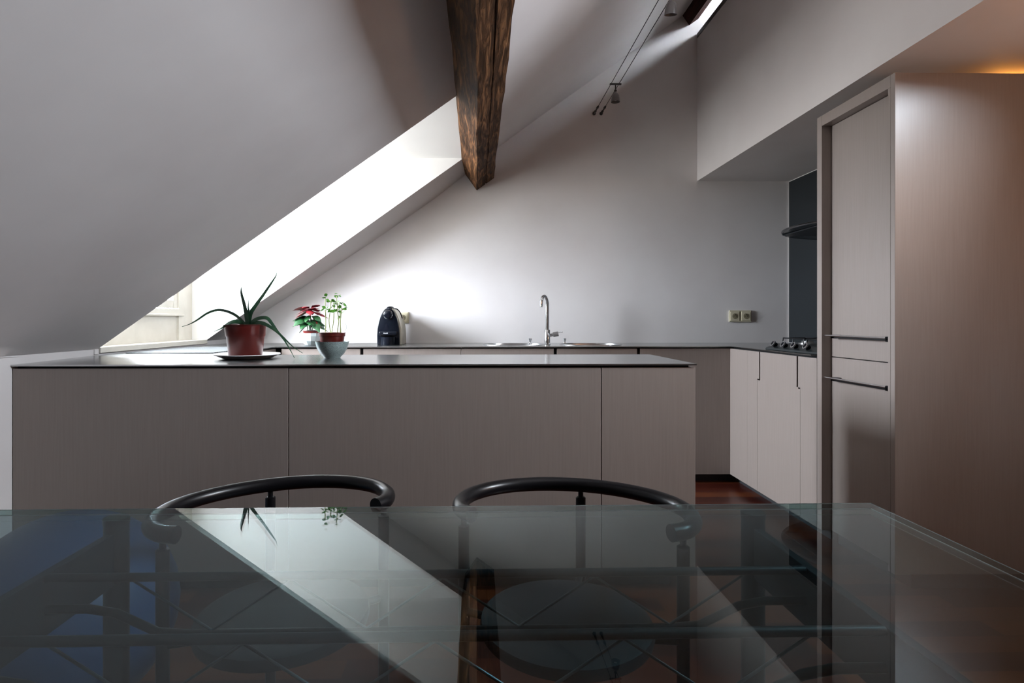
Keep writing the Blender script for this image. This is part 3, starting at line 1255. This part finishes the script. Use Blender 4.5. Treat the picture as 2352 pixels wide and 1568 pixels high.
# ------------------------------------------------------------------ island plants
YPOT = 2.57
kp = YPOT / F
cpot = onY(564, 812, YPOT)
b = BM()
plr = 141 / 2 * kp
lathe(b, [(plr * .66, 0), (plr * .74, .002), (plr, .018), (plr, .0215), (plr * .97, .021), (plr * .62, .006), (0, .006)], (onY(569, 815, YPOT).x, YPOT, ZC + .0005), 48)
solo('saucer_plate', b, M['white_glaze'], 'white shallow plate under the aloe pot on the island', 'plate', smooth=True)
zb = ZC + .0075
al = empty('potted_aloe', (cpot.x, YPOT, zb), 'aloe plant with long curling leaves in a red-brown plastic pot', 'plant')
zrim = onY(560, 745, YPOT).z
hp = zrim - zb
r1, r0 = 93 / 2 * kp, 72 / 2 * kp
b = BM()
lathe(b, [(r0 * .96, 0), (r0, .003), (r0 + (r1 - r0) * .42, hp * .62), (r0 + (r1 - r0) * .62, hp * .655), (r0 + (r1 - r0) * .80, hp * .97), (r1, hp * .975), (r1, hp), (r1 * .94, hp), (r1 * .90, hp * .9), (r0 * .9, .01), (0, .01)], (cpot.x, YPOT, zb), 44)
part('pot', b, M['terracotta'], al, smooth=True)
b = BM(); lathe(b, [(r1 * .89, hp * .90), (r1 * .6, hp * .93), (0, hp * .94)], (cpot.x, YPOT, zb), 30, closed=False)
part('soil', b, M['soil'], al, smooth=True)
S_, OX, OY = 6.272, 400, 600
aloe = [
    ([(1050, 930), (1000, 875), (900, 780), (760, 715), (620, 700), (480, 745), (330, 845), (220, 905), (115, 940)], 30, (0, .10)),
    ([(1010, 935), (960, 880), (880, 862), (800, 885), (730, 930), (660, 975), (570, 1010)], 34, (0, -.09)),
    ([(1065, 930), (1048, 760), (1012, 600), (976, 470), (968, 400), (981, 352)], 44, (0, .03)),
    ([(1075, 930), (1075, 760), (1070, 640), (1068, 488)], 26, (0, .01)),
    ([(1085, 930), (1110, 760), (1180, 640), (1280, 500), (1400, 320), (1470, 205), (1482, 130)], 42, (0, .05)),
    ([(1100, 925), (1150, 860), (1240, 820), (1340, 822), (1410, 900), (1480, 1000), (1580, 1125), (1680, 1290), (1732, 1390)], 32, (0, -.08)),
    ([(1120, 925), (1180, 890), (1260, 890), (1340, 920), (1450, 990), (1560, 1085), (1700, 1220), (1850, 1322)], 32, (0, -.11)),
]
for pts, wd, (d0, d1) in aloe:
    q = smooth_path([(OX + p[0] / S_, OY + p[1] / S_, d0 + (d1 - d0) * i / (len(pts) - 1)) for i, p in enumerate(pts)], 5)
    P3 = [onY(x, y, YPOT + d) for x, y, d in q]
    n = len(P3)
    ws = [max(.0012, (wd / S_ * kp) * (1 - (i / (n - 1)) ** 1.6) * (.75 + .25 * min(1, i / 4))) for i in range(n)]
    b = BM()
    # blade lies partly toward the viewer: side vector tilted between view and image plane
    leaf_strip(b, P3, ws, None, thick=.004, fold=.3)
    part('leaf', b, M['aloe'], al, smooth=True, ang=60)

# bowl with seedlings
YBW = 2.60
kb = YBW / F
cb = onY(763, 822, YBW)
zbt = ZC + .0005
hb = onY(763, 783.5, YBW).z - zbt
rb = 76 / 2 * kb
b = BM()
lathe(b, [(rb * .48, 0), (rb * .5, .004), (rb * .72, hb * .28), (rb * .9, hb * .62), (rb * .99, hb * .97), (rb, hb), (rb * .97, hb), (rb * .86, hb * .6), (rb * .66, hb * .28), (rb * .4, .008), (0, .007)], (cb.x, YBW, zbt), 48)
solo('bowl', b, M['crackle'], 'grey-green crackle glazed bowl on the island holding the seedling pot', 'bowl', smooth=True)
sd = empty('potted_seedlings', (cb.x, YBW, zbt + hb * .3), 'tall thin green seedlings in a low red plastic pot standing in the bowl', 'plant')
rp = 61 / 2 * kb
ztp = onY(763, 763.5, YBW).z
zlo = zbt + hb * .42
b = BM()
lathe(b, [(rp * .74, zlo), (rp * .80, zlo + .012), (rp * .90, ztp - .018), (rp * .955, ztp - .016), (rp * .965, ztp - .003), (rp, ztp - .002), (rp, ztp), (rp * .94, ztp), (rp * .86, ztp - .01), (0, ztp - .012)], (cb.x, YBW, 0), 40)
part('pot', b, M['terracotta'], sd, smooth=True)
b = BM(); lathe(b, [(rp * .87, ztp - .009), (rp * .5, ztp - .006), (0, ztp - .005)], (cb.x, YBW, 0), 30, closed=False)
part('soil', b, M['soil'], sd, smooth=True)
S6, O6x, O6y = 7.35, 640, 650
stems = [[(785, 835), (795, 650), (785, 400), (785, 240)], [(880, 835), (850, 650), (865, 480), (885, 290)],
         [(895, 835), (925, 640), (935, 470), (930, 330)], [(990, 835), (1015, 640), (1000, 500), (975, 220)],
         [(1040, 835), (1040, 640), (1035, 470), (1020, 330)], [(1052, 835), (1045, 700), (1050, 560), (1070, 420)]]
rnd = random.Random(11)
stem_d = [.02, -.01, .03, -.02, .012, -.03]
for st_, dd in zip(stems, stem_d):
    q = smooth_path([(O6x + p[0] / S6, O6y + p[1] / S6) for p in st_], 5)
    b = BM()
    tube(b, [onY(x, y, YBW + dd) for x, y in q], .0025, 7)
    part('stem', b, M['sprout_stem'], sd, smooth=True)


def small_leaf(c, L, w, yaw, pitch, roll):
    b = BM()
    d = Vector((math.cos(yaw) * math.cos(pitch), math.sin(yaw) * math.cos(pitch), math.sin(pitch)))
    s = d.cross(Vector((0, 0, 1)))
    if s.length < .1:
        s = Vector((1, 0, 0))
    s = Matrix.Rotation(roll, 3, d) @ s.normalized()
    pts = [Vector(c) + d * L * t + Vector((0, 0, -.35 * L * t * t)) for t in (0, .2, .45, .7, .9, 1)]
    leaf_strip(b, pts, [w * k for k in (.15, .75, 1, .85, .45, .05)], s, thick=.0006, fold=.25)
    return b


cl = [(795, 235), (835, 265), (770, 215), (885, 285), (860, 300), (905, 300), (995, 205), (985, 180), (1015, 215), (1055, 225), (775, 385), (790, 430), (765, 420), (805, 400),
      (870, 440), (890, 400), (860, 430), (930, 350), (915, 395), (945, 460), (990, 465), (960, 440), (1000, 325), (1030, 320), (1060, 340), (1090, 340), (1040, 430), (1065, 410), (1090, 420),
      (1130, 425), (1110, 470), (1080, 495), (1020, 550), (1010, 460), (1050, 465), (950, 330), (925, 320), (1095, 445), (870, 470), (1060, 380)]
for (x, y) in cl:
    p = onY(O6x + x / S6, O6y + y / S6, YBW + rnd.uniform(-.03, .03))
    b = small_leaf(p, rnd.uniform(.013, .022), rnd.uniform(.0065, .0105), rnd.uniform(0, 2 * PI), rnd.uniform(-.6, .8), rnd.uniform(-1.1, 1.1))
    part('leaf', b, M['sprout'], sd, smooth=True)
b = BM()
tube(b, [onY(O6x + x / S6, O6y + y / S6, YBW - .02) for x, y in smooth_path([(1070, 700), (1085, 675), (1120, 672), (1143, 720), (1138, 780), (1105, 835)], 5)], .0007, 6)
part('tendril', b, M['stem_dark'], sd)

# poinsettia on the back worktop
YPO = 3.93
kq = YPO / F
cq = onY(715, 792, YPO)
rq = 56 / 2 * kq
hq = onY(715, 764.5, YPO).z - ZC
b = BM()
lathe(b, [(rq * .45, 0), (rq * .5, .003), (rq * .78, hq * .35), (rq * .95, hq * .75), (rq, hq), (rq * .96, hq), (rq * .9, hq * .7), (rq * .5, .01), (0, .01)], (cq.x, YPO, ZC + .0005), 14)
solo('bowl', b, M['pale_glaze'], 'pale blue-white faceted bowl on the back worktop under the poinsettia', 'bowl', smooth=False)
po = empty('potted_poinsettia', (cq.x, YPO, ZC + .02), 'poinsettia with dark red top leaves over green leaves on the back worktop', 'plant')
ro = 37 / 2 * kq
zro = onY(715, 759.5, YPO).z
b = BM(); lathe(b, [(ro * .7, ZC + .018), (ro * .95, zro - .004), (ro, zro - .003), (ro, zro), (ro * .92, zro), (ro * .88, zro - .006), (0, zro - .006)], (cq.x, YPO, 0), 36)
part('pot', b, M['terracotta'], po, smooth=True)
b = BM(); lathe(b, [(ro * .89, zro - .004), (ro * .5, zro + .004), (0, zro + .006)], (cq.x, YPO, 0), 24, closed=False)
part('soil', b, M['soil'], po, smooth=True)
ctop = onY(712, 712, YPO)
for (bx, tx, ty) in ((708, 700, 728), (714, 712, 715), (716, 722, 728), (712, 706, 735)):
    b = BM()
    p0, p1 = onY(bx, 762, YPO), onY(tx, ty, YPO + rnd.uniform(-.02, .02))
    tube(b, [p0, (p0 + p1) / 2 + Vector((.004, 0, 0)), p1], .0035, 7)
    part('stem', b, M['stem_dark'], po, smooth=True)


def big_leaf(c, L, w, yaw, pitch, droop, roll=0.0):
    b = BM()
    d = Vector((math.cos(yaw) * math.cos(pitch), math.sin(yaw) * math.cos(pitch), math.sin(pitch)))
    s = Matrix.Rotation(roll, 3, d) @ d.cross(Vector((0, 0, 1))).normalized()
    T = [0, .12, .3, .42, .5, .62, .8, .92, 1]
    Wd = [.06, .25, .75, 1.0, .82, .9, .5, .2, .02]
    pts = [Vector(c) + d * L * t + Vector((0, 0, -droop * L * t * t)) for t in T]
    leaf_strip(b, pts, [w * k for k in Wd], s, thick=.0007, fold=.22)
    return b


for k in range(15):
    yaw = k * 2 * PI / 15 * 2.0 + .2 + (.2 if k > 7 else 0)
    L = rnd.uniform(.075, .125)
    c = ctop + Vector((.008 * math.cos(yaw), .008 * math.sin(yaw), -.012 + .012 * (k % 3)))
    b = big_leaf(c, L, L * .27, yaw, rnd.uniform(.0, .75), .45, rnd.uniform(-.7, .7))
    part('bract', b, M['leaf_red'], po, smooth=True, label='dark red top leaf')
for k in range(22):
    yaw = k * 2 * PI / 22 * 3.0 + .4
    L = rnd.uniform(.07, .13)
    p = onY(712 + 4 * math.cos(yaw), rnd.uniform(722, 744), YPO) + Vector((0, .012 * math.sin(yaw), 0))
    b = big_leaf(p, L, L * .26, yaw, rnd.uniform(-.35, .35), .5, rnd.uniform(-.8, .8))
    part('leaf', b, M['leaf_green'], po, smooth=True)
b = big_leaf(onY(724, 736, YPO - .02), .06, .012, -.5, -.5, .4)
part('bract', b, M['leaf_red'], po, smooth=True, label='small drooping red leaf')

# ------------------------------------------------------------------ cable lights
zc_ = onY(1365, 258, YW).z
xa_ = onY(1364.5, 262, YW).x
xb2 = onY(1380.5, 262, YW).x
zc_ = onY(1365, 261, YW).z
clabs = ['left one of two parallel lamp cables stretched from the back wall', 'right one of two parallel lamp cables stretched from the back wall']
for x, lab in ((xa_, clabs[0]), (xb2, clabs[1])):
    r = empty('lamp_cable', (x, YW, zc_), lab, 'cable', group='cables of the cable lights')
    b = BM(); tube(b, [(x, YW - .14, zc_), (x, YB + .001, zc_)], .0023, 8)
    part('wire', b, M['wire'], r, smooth=True)
    b = BM()
    tube(b, [(x, YW - .001, zc_), (x, YW - .006, zc_), (x, YW - .007, zc_), (x, YW - .03, zc_), (x, YW - .031, zc_), (x, YW - .055, zc_), (x, YW - .056, zc_), (x, YW - .12, zc_), (x, YW - .121, zc_), (x, YW - .145, zc_)],
         [.013, .013, .005, .005, .0085, .0085, .0055, .0055, .009, .007], 12)
    part('turnbuckle', b, M['wire'], r, smooth=True)


def cable_lamp(y, label, tilt):
    xm_ = (xa_ + xb2) / 2
    r = empty('cable_lamp', (xm_, y, zc_ - .12), label, 'lamp', group='lamps hanging on the cables')
    b = BM(); box(b, xa_ - .012, xb2 + .012, y - .006, y + .006, zc_ - .013, zc_ - .0025, .002)
    part('crossbar', b, M['wire'], r)
    b = BM()
    tube(b, [(xm_, y, zc_ - .011), (xm_, y, zc_ - .045)], .004, 10)
    sphere(b, (xm_, y, zc_ - .05), .009, 14, 10)
    part('stem', b, M['wire'], r, smooth=True)
    sh = Matrix.Rotation(tilt, 4, 'X')
    cc = Vector((xm_, y, zc_ - .055))
    b = BM()
    lathe(b, [(.006, -.0), (.008, -.010), (.017, -.016), (.0235, -.029), (.0275, -.050), (.0295, -.070), (.028, -.070), (.026, -.050), (.022, -.030), (.015, -.018), (0, -.018)], cc, 28, mtx=sh)
    part('shade', b, M['glass_shade'], r, smooth=True)
    b = BM()
    lathe(b, [(0, -.02), (.008, -.024), (.012, -.045), (.010, -.058), (0, -.062)], cc, 16, mtx=sh)
    part('bulb', b, M['white_glaze'], r, smooth=True)
    return r


cable_lamp((zc_ - EYE) * F / 546.0, 'small bell shaped cable lamp near the back wall, below its crossbar', .0)
cable_lamp((zc_ - EYE) * F / 770.0, 'bell shaped cable lamp cut by the top edge of the photo', .25)

# ------------------------------------------------------------------ exercise ball
rB = .270
cB = onZ(157, 1408, rB)
b = BM(); sphere(b, (cB.x, cB.y, rB + .001), rB, 64, 40)
# shallow moulded ribs
for v in b.verts:
    d = v.co - Vector((cB.x, cB.y, rB))
    a = math.atan2(d.z, math.hypot(d.x, d.y))
    v.co += d.normalized() * (.0012 * math.cos(a * 26) if abs(a) < .9 else 0)
solo('exercise_ball', b, M['ball'], 'large blue exercise ball on the floor, seen through the glass table', 'ball', smooth=True, ang=80)

# ------------------------------------------------------------------ table
ZG = .670
TG = .013
pL = onZ(270, 1189, ZG - TG - .003)
pR = onZ(1732, 1177, ZG - TG - .003)
rzT = math.atan2(pR.y - pL.y, pR.x - pL.x)
tb = empty('dining_table', ((pL.x + pR.x) / 2, (pL.y + pR.y) / 2 - .48, 0), 'large clear glass table on a dark steel trussed frame in the foreground', 'table', rz=rzT)
inv = wmat(tb).inverted()
half = (pR - pL).length / 2
yb0 = .48                                  # local y of the far posts
gc = inv @ onZ(2000, 1154.5, ZG)
gx1, gy1 = gc.x, gc.y
gx0, gy0 = -gx1 - .02, gy1 - 1.06
t = bmesh.new()
lv = [ZG - TG, ZG - TG + .0016, ZG - .0016, ZG]
L_ = [[t.verts.new((x, y, z)) for x, y in ((gx0, gy0), (gx1, gy0), (gx1, gy1), (gx0, gy1))] for z in lv]
t.faces.new(L_[0][::-1])
t.faces.new(L_[3])
for j in range(3):
    for k in range(4):
        f = t.faces.new((L_[j][k], L_[j][(k + 1) % 4], L_[j + 1][(k + 1) % 4], L_[j + 1][k]))
        f.material_index = 1 if j == 1 else 2
bmesh.ops.recalc_face_normals(t, faces=t.faces[:])
part('tabletop', t, [M['table_glass'], M['glass_edge'], M['arris']], tb, local=True, label='clear glass tabletop')
zpt = ZG - TG - .0015
for sx in (-1, 1):
    for yy in (yb0, yb0 - .96):
        b = BM(); lathe(b, [(.024, .0), (.024, zpt - .004), (.0235, zpt - .002)], (sx * half, yy, 0), 28)
        part('leg', b, M['graphite'], tb, smooth=True, local=True)
        b = BM(); lathe(b, [(.0252, zpt - .012), (.0252, zpt), (0, zpt)], (sx * half, yy, 0), 28)
        part('leg_cap', b, M['black_satin'], tb, smooth=True, local=True)
    b = BM(); box(b, sx * half - .009, sx * half + .009, yb0 - .94, yb0 - .014, .520, .627, .001, 1)
    part('end_beam', b, M['graphite'], tb, local=True)
bx = half - .0095
ZU, ZL = .6216, .521                      # upper and lower truss rods
yt1 = (inv @ onZ(985, 1318, ZU)).y
yt2 = (inv @ onZ(985, 1461, ZU)).y
UPN = [onZ(p, 1335, ZU) for p in (1015, 1375)]
pitch = (UPN[1] - UPN[0]).length
u0 = (inv @ UPN[0]).x
for yy in (yt1, yt2):
    b = BM(); tube(b, [(-bx, yy, ZU), (bx, yy, ZU)], .0075, 12)
    part('upper_rod', b, M['graphite'], tb, smooth=True, local=True)
    b = BM()
    zl, zh = ZL, .567
    q = [(-bx, zh), (-bx + 0.072, zh), (-bx + 0.120, zh - .008), (-bx + 0.192, zl + .004), (-bx + 0.240, zl), (0, zl), (bx - 0.240, zl), (bx - 0.192, zl + .004), (bx - 0.120, zh - .008), (bx - 0.072, zh), (bx, zh)]
    tube(b, [(x, yy, z) for x, z in q], .0075, 12)
    part('lower_rod', b, M['graphite'], tb, smooth=True, local=True)
    x = u0 - 3 * pitch
    top = True
    nodes = []
    while x < bx - .02:
        if x > -bx + .024:
            nodes.append((x, yy, ZU - .0065 if top else ZL + .0055))
        top = not top
        x += pitch / 2
    for p0, p1 in zip(nodes[:-1], nodes[1:]):
        b = BM(); tube(b, [p0, p1], .0023, 8)
        part('truss_rod', b, M['zig'], tb, smooth=True, local=True)

# ------------------------------------------------------------------ chairs
ZRAIL = .6216
ZST = .385                                 # seat frame height


def make_chair(cx, cy, R, ax, hsd, label):
    ax = math.radians(ax)
    r = empty('armchair', (cx, cy, 0), label, 'chair', rz=-ax, group='black tube chairs at the glass table')
    inv = wmat(r).inverted()
    # rail in local coordinates: +y is the back of the chair
    bd = R * .76                            # the back is flatter than a circle
    pts = [(-R + .053, -.097, ZRAIL), (-R + .024, -.075, ZRAIL), (-R + .006, -.041, ZRAIL)]
    for k in range(13):
        a = -PI / 2 + PI * k / 12
        pts.append((R * math.sin(a), bd * math.cos(a), ZRAIL))
    pts += [(R - .006, -.041, ZRAIL), (R - .024, -.075, ZRAIL), (R - .053, -.097, ZRAIL)]
    path = smooth_path(pts, 5)
    b = BM(); tube(b, path, .0184, 20)
    part('arm_rail', b, M['black_satin'], r, smooth=True, local=True)
    posts = [(-R + .027, -.076), (R - .027, -.076), (0, bd)]
    sc_y = -.115                            # the seat sits forward of the arms' centre
    ring = .185
    for i, (x, y) in enumerate(posts):
        b = BM()
        tube(b, [(x, y, ZRAIL - .010), (x, y, ZRAIL - .031), (x, y, ZRAIL - .0315), (x, y, ZRAIL - .034), (x, y, .0)], [.007, .007, .010, .0136, .0136], 18)
        part('leg', b, M['black_satin'], r, smooth=True, local=True)
        b = BM()
        d = Vector((x, y - sc_y, 0)).normalized()
        tube(b, [Vector((x, y, ZST)), d * (ring * .7) + Vector((0, sc_y, ZST))], .009, 10)
        part('seat_bracket', b, M['black_satin'], r, smooth=True, local=True)
    b = BM()
    rs = .188
    dz = -.025
    prof = [(0, .415), (rs * .9, .415), (rs * .985, .422), (rs, .434), (rs * .985, .446), (rs * .9, .452), (0, .447)]
    lathe(b, prof, (0, sc_y, dz), 56)
    part('seat', b, M['seat_black'], r, smooth=True, local=True)
    b = BM()
    tube(b, [(ring * .7 * math.cos(2 * PI * k / 40), sc_y + ring * .7 * math.sin(2 * PI * k / 40), ZST) for k in range(41)], .009, 10)
    part('seat_ring', b, M['black_satin'], r, smooth=True, local=True)
    return r


make_chair(-.481, 1.387, .266, -25, 97, 'black tube armchair left behind the table, below the aloe, its left arm end nearest')
make_chair(.226, 1.352, .273, 16, 95, 'black tube armchair right behind the table, below the right end of the island')

# ------------------------------------------------------------------ up-light lying on top of the tall cabinet
lb = empty('uplight', (2.30, 2.47, zt), 'small warm up-light on top of the tall cabinet, glowing at the right edge', 'lamp')
b = BM(); lathe(b, [(.03, 0), (.032, .004), (.026, .022), (.024, .022)], (2.30, 2.47, zt - .0098), 20)
part('housing', b, M['black_satin'], lb, smooth=True)
b = BM(); lathe(b, [(.023, .0), (.023, .010), (.015, .018), (0, .02)], (2.30, 2.47, zt - .004), 20)
part('bulb', b, emit_mat('warm_bulb', (1.0, .40, .07), 420), lb, smooth=True)

# ------------------------------------------------------------------ warm floor lamp standing right of the table (outside the frame)
lx, ly = 2.0, 1.15
fl = empty('floor_lamp', (lx, ly, 0), 'slim black floor lamp with a warm glowing globe, right of the glass table', 'lamp')
b = BM(); lathe(b, [(.13, 0), (.13, .012), (.02, .02), (.011, .03), (.011, 1.55), (.03, 1.555), (.03, 1.57), (0, 1.57)], (lx, ly, 0), 28)
part('stand', b, M['black_satin'], fl, smooth=True)
b = BM(); sphere(b, (lx, ly, 1.64), .08, 24, 16)
part('globe', b, emit_mat('warm_globe', (1.0, .50, .26), 40), fl, smooth=True)

# ------------------------------------------------------------------ daylight
w = bpy.data.worlds.new('overcast_sky')
scene.world = w
w.use_nodes = True
nt = w.node_tree
bg = nt.nodes['Background']
tc_ = nt.nodes.new('ShaderNodeTexCoord')
sx_ = nt.nodes.new('ShaderNodeSeparateXYZ')
rp = ramp(nt, [(.0, (.20, .20, .20)), (.48, (.27, .27, .27)), (.5, (.62, .67, .75)), (.66, (.86, .93, 1.035)), (1, (.95, 1.0, 1.06))])
mr = nt.nodes.new('ShaderNodeMapRange')
mr.inputs['From Min'].default_value = -1
nt.links.new(tc_.outputs['Generated'], sx_.inputs['Vector'])
nt.links.new(sx_.outputs['Z'], mr.inputs['Value'])
nt.links.new(mr.outputs['Result'], rp.inputs['Fac'])
nt.links.new(rp.outputs['Color'], bg.inputs['Color'])
bg.inputs['Strength'].default_value = 168.0


def portal(name, loc, rot, sx, sy):
    l = bpy.data.lights.new(name, 'AREA')
    l.shape = 'RECTANGLE'
    l.size, l.size_y = sx, sy
    l.cycles.is_portal = True
    o = bpy.data.objects.new(name, l)
    COL.objects.link(o)
    o.location = loc
    o.rotation_euler = rot
    return o


def aim(o, d):
    o.rotation_euler = Vector(d).to_track_quat('-Z', 'Y').to_euler()


o = portal('daylight_dormer', (XW - .09, (ya + yb_) / 2, 1.62), (0, 0, 0), 1, 1)
o.data.size, o.data.size_y = yb_ - ya + .02, 1.0
o.rotation_euler = (PI / 2, 0, -PI / 2)
for nm, (wy0, wy1, wz0, wz1) in (('daylight_high', (HY0, HY1, HZ0, HZ1)),):
    portal(nm, (XR + .16, (wy0 + wy1) / 2, (wz0 + wz1) / 2), (PI / 2, 0, PI / 2), wy1 - wy0, wz1 - wz0)
xm_ = (SKX0 + SKX1) / 2
o = portal('daylight_roof', (xm_ + .2, (SKY0 + SKY1) / 2, zr2(xm_) + .36), (0, 0, 0), SKY1 - SKY0, (SKX1 - SKX0) / ca)
aim(o, (-sa, 0, -ca))
# track quat: keep long side along Y
q = Matrix(((0, ca, sa), (1, 0, 0), (0, -sa, ca))).to_euler()
o.rotation_euler = q

scene.view_settings.view_transform = 'Standard'
scene.view_settings.look = 'None'
scene.view_settings.exposure = 0.1
scene.view_settings.gamma = 1.0
scene.view_settings.use_curve_mapping = False
scene.cycles.max_bounces = 12
scene.cycles.diffuse_bounces = 6
scene.cycles.glossy_bounces = 5
scene.cycles.transmission_bounces = 6
scene.cycles.transparent_max_bounces = 16
scene.cycles.sample_clamp_indirect = 6.0
scene.cycles.use_denoising = True
scene.cycles.caustics_reflective = False
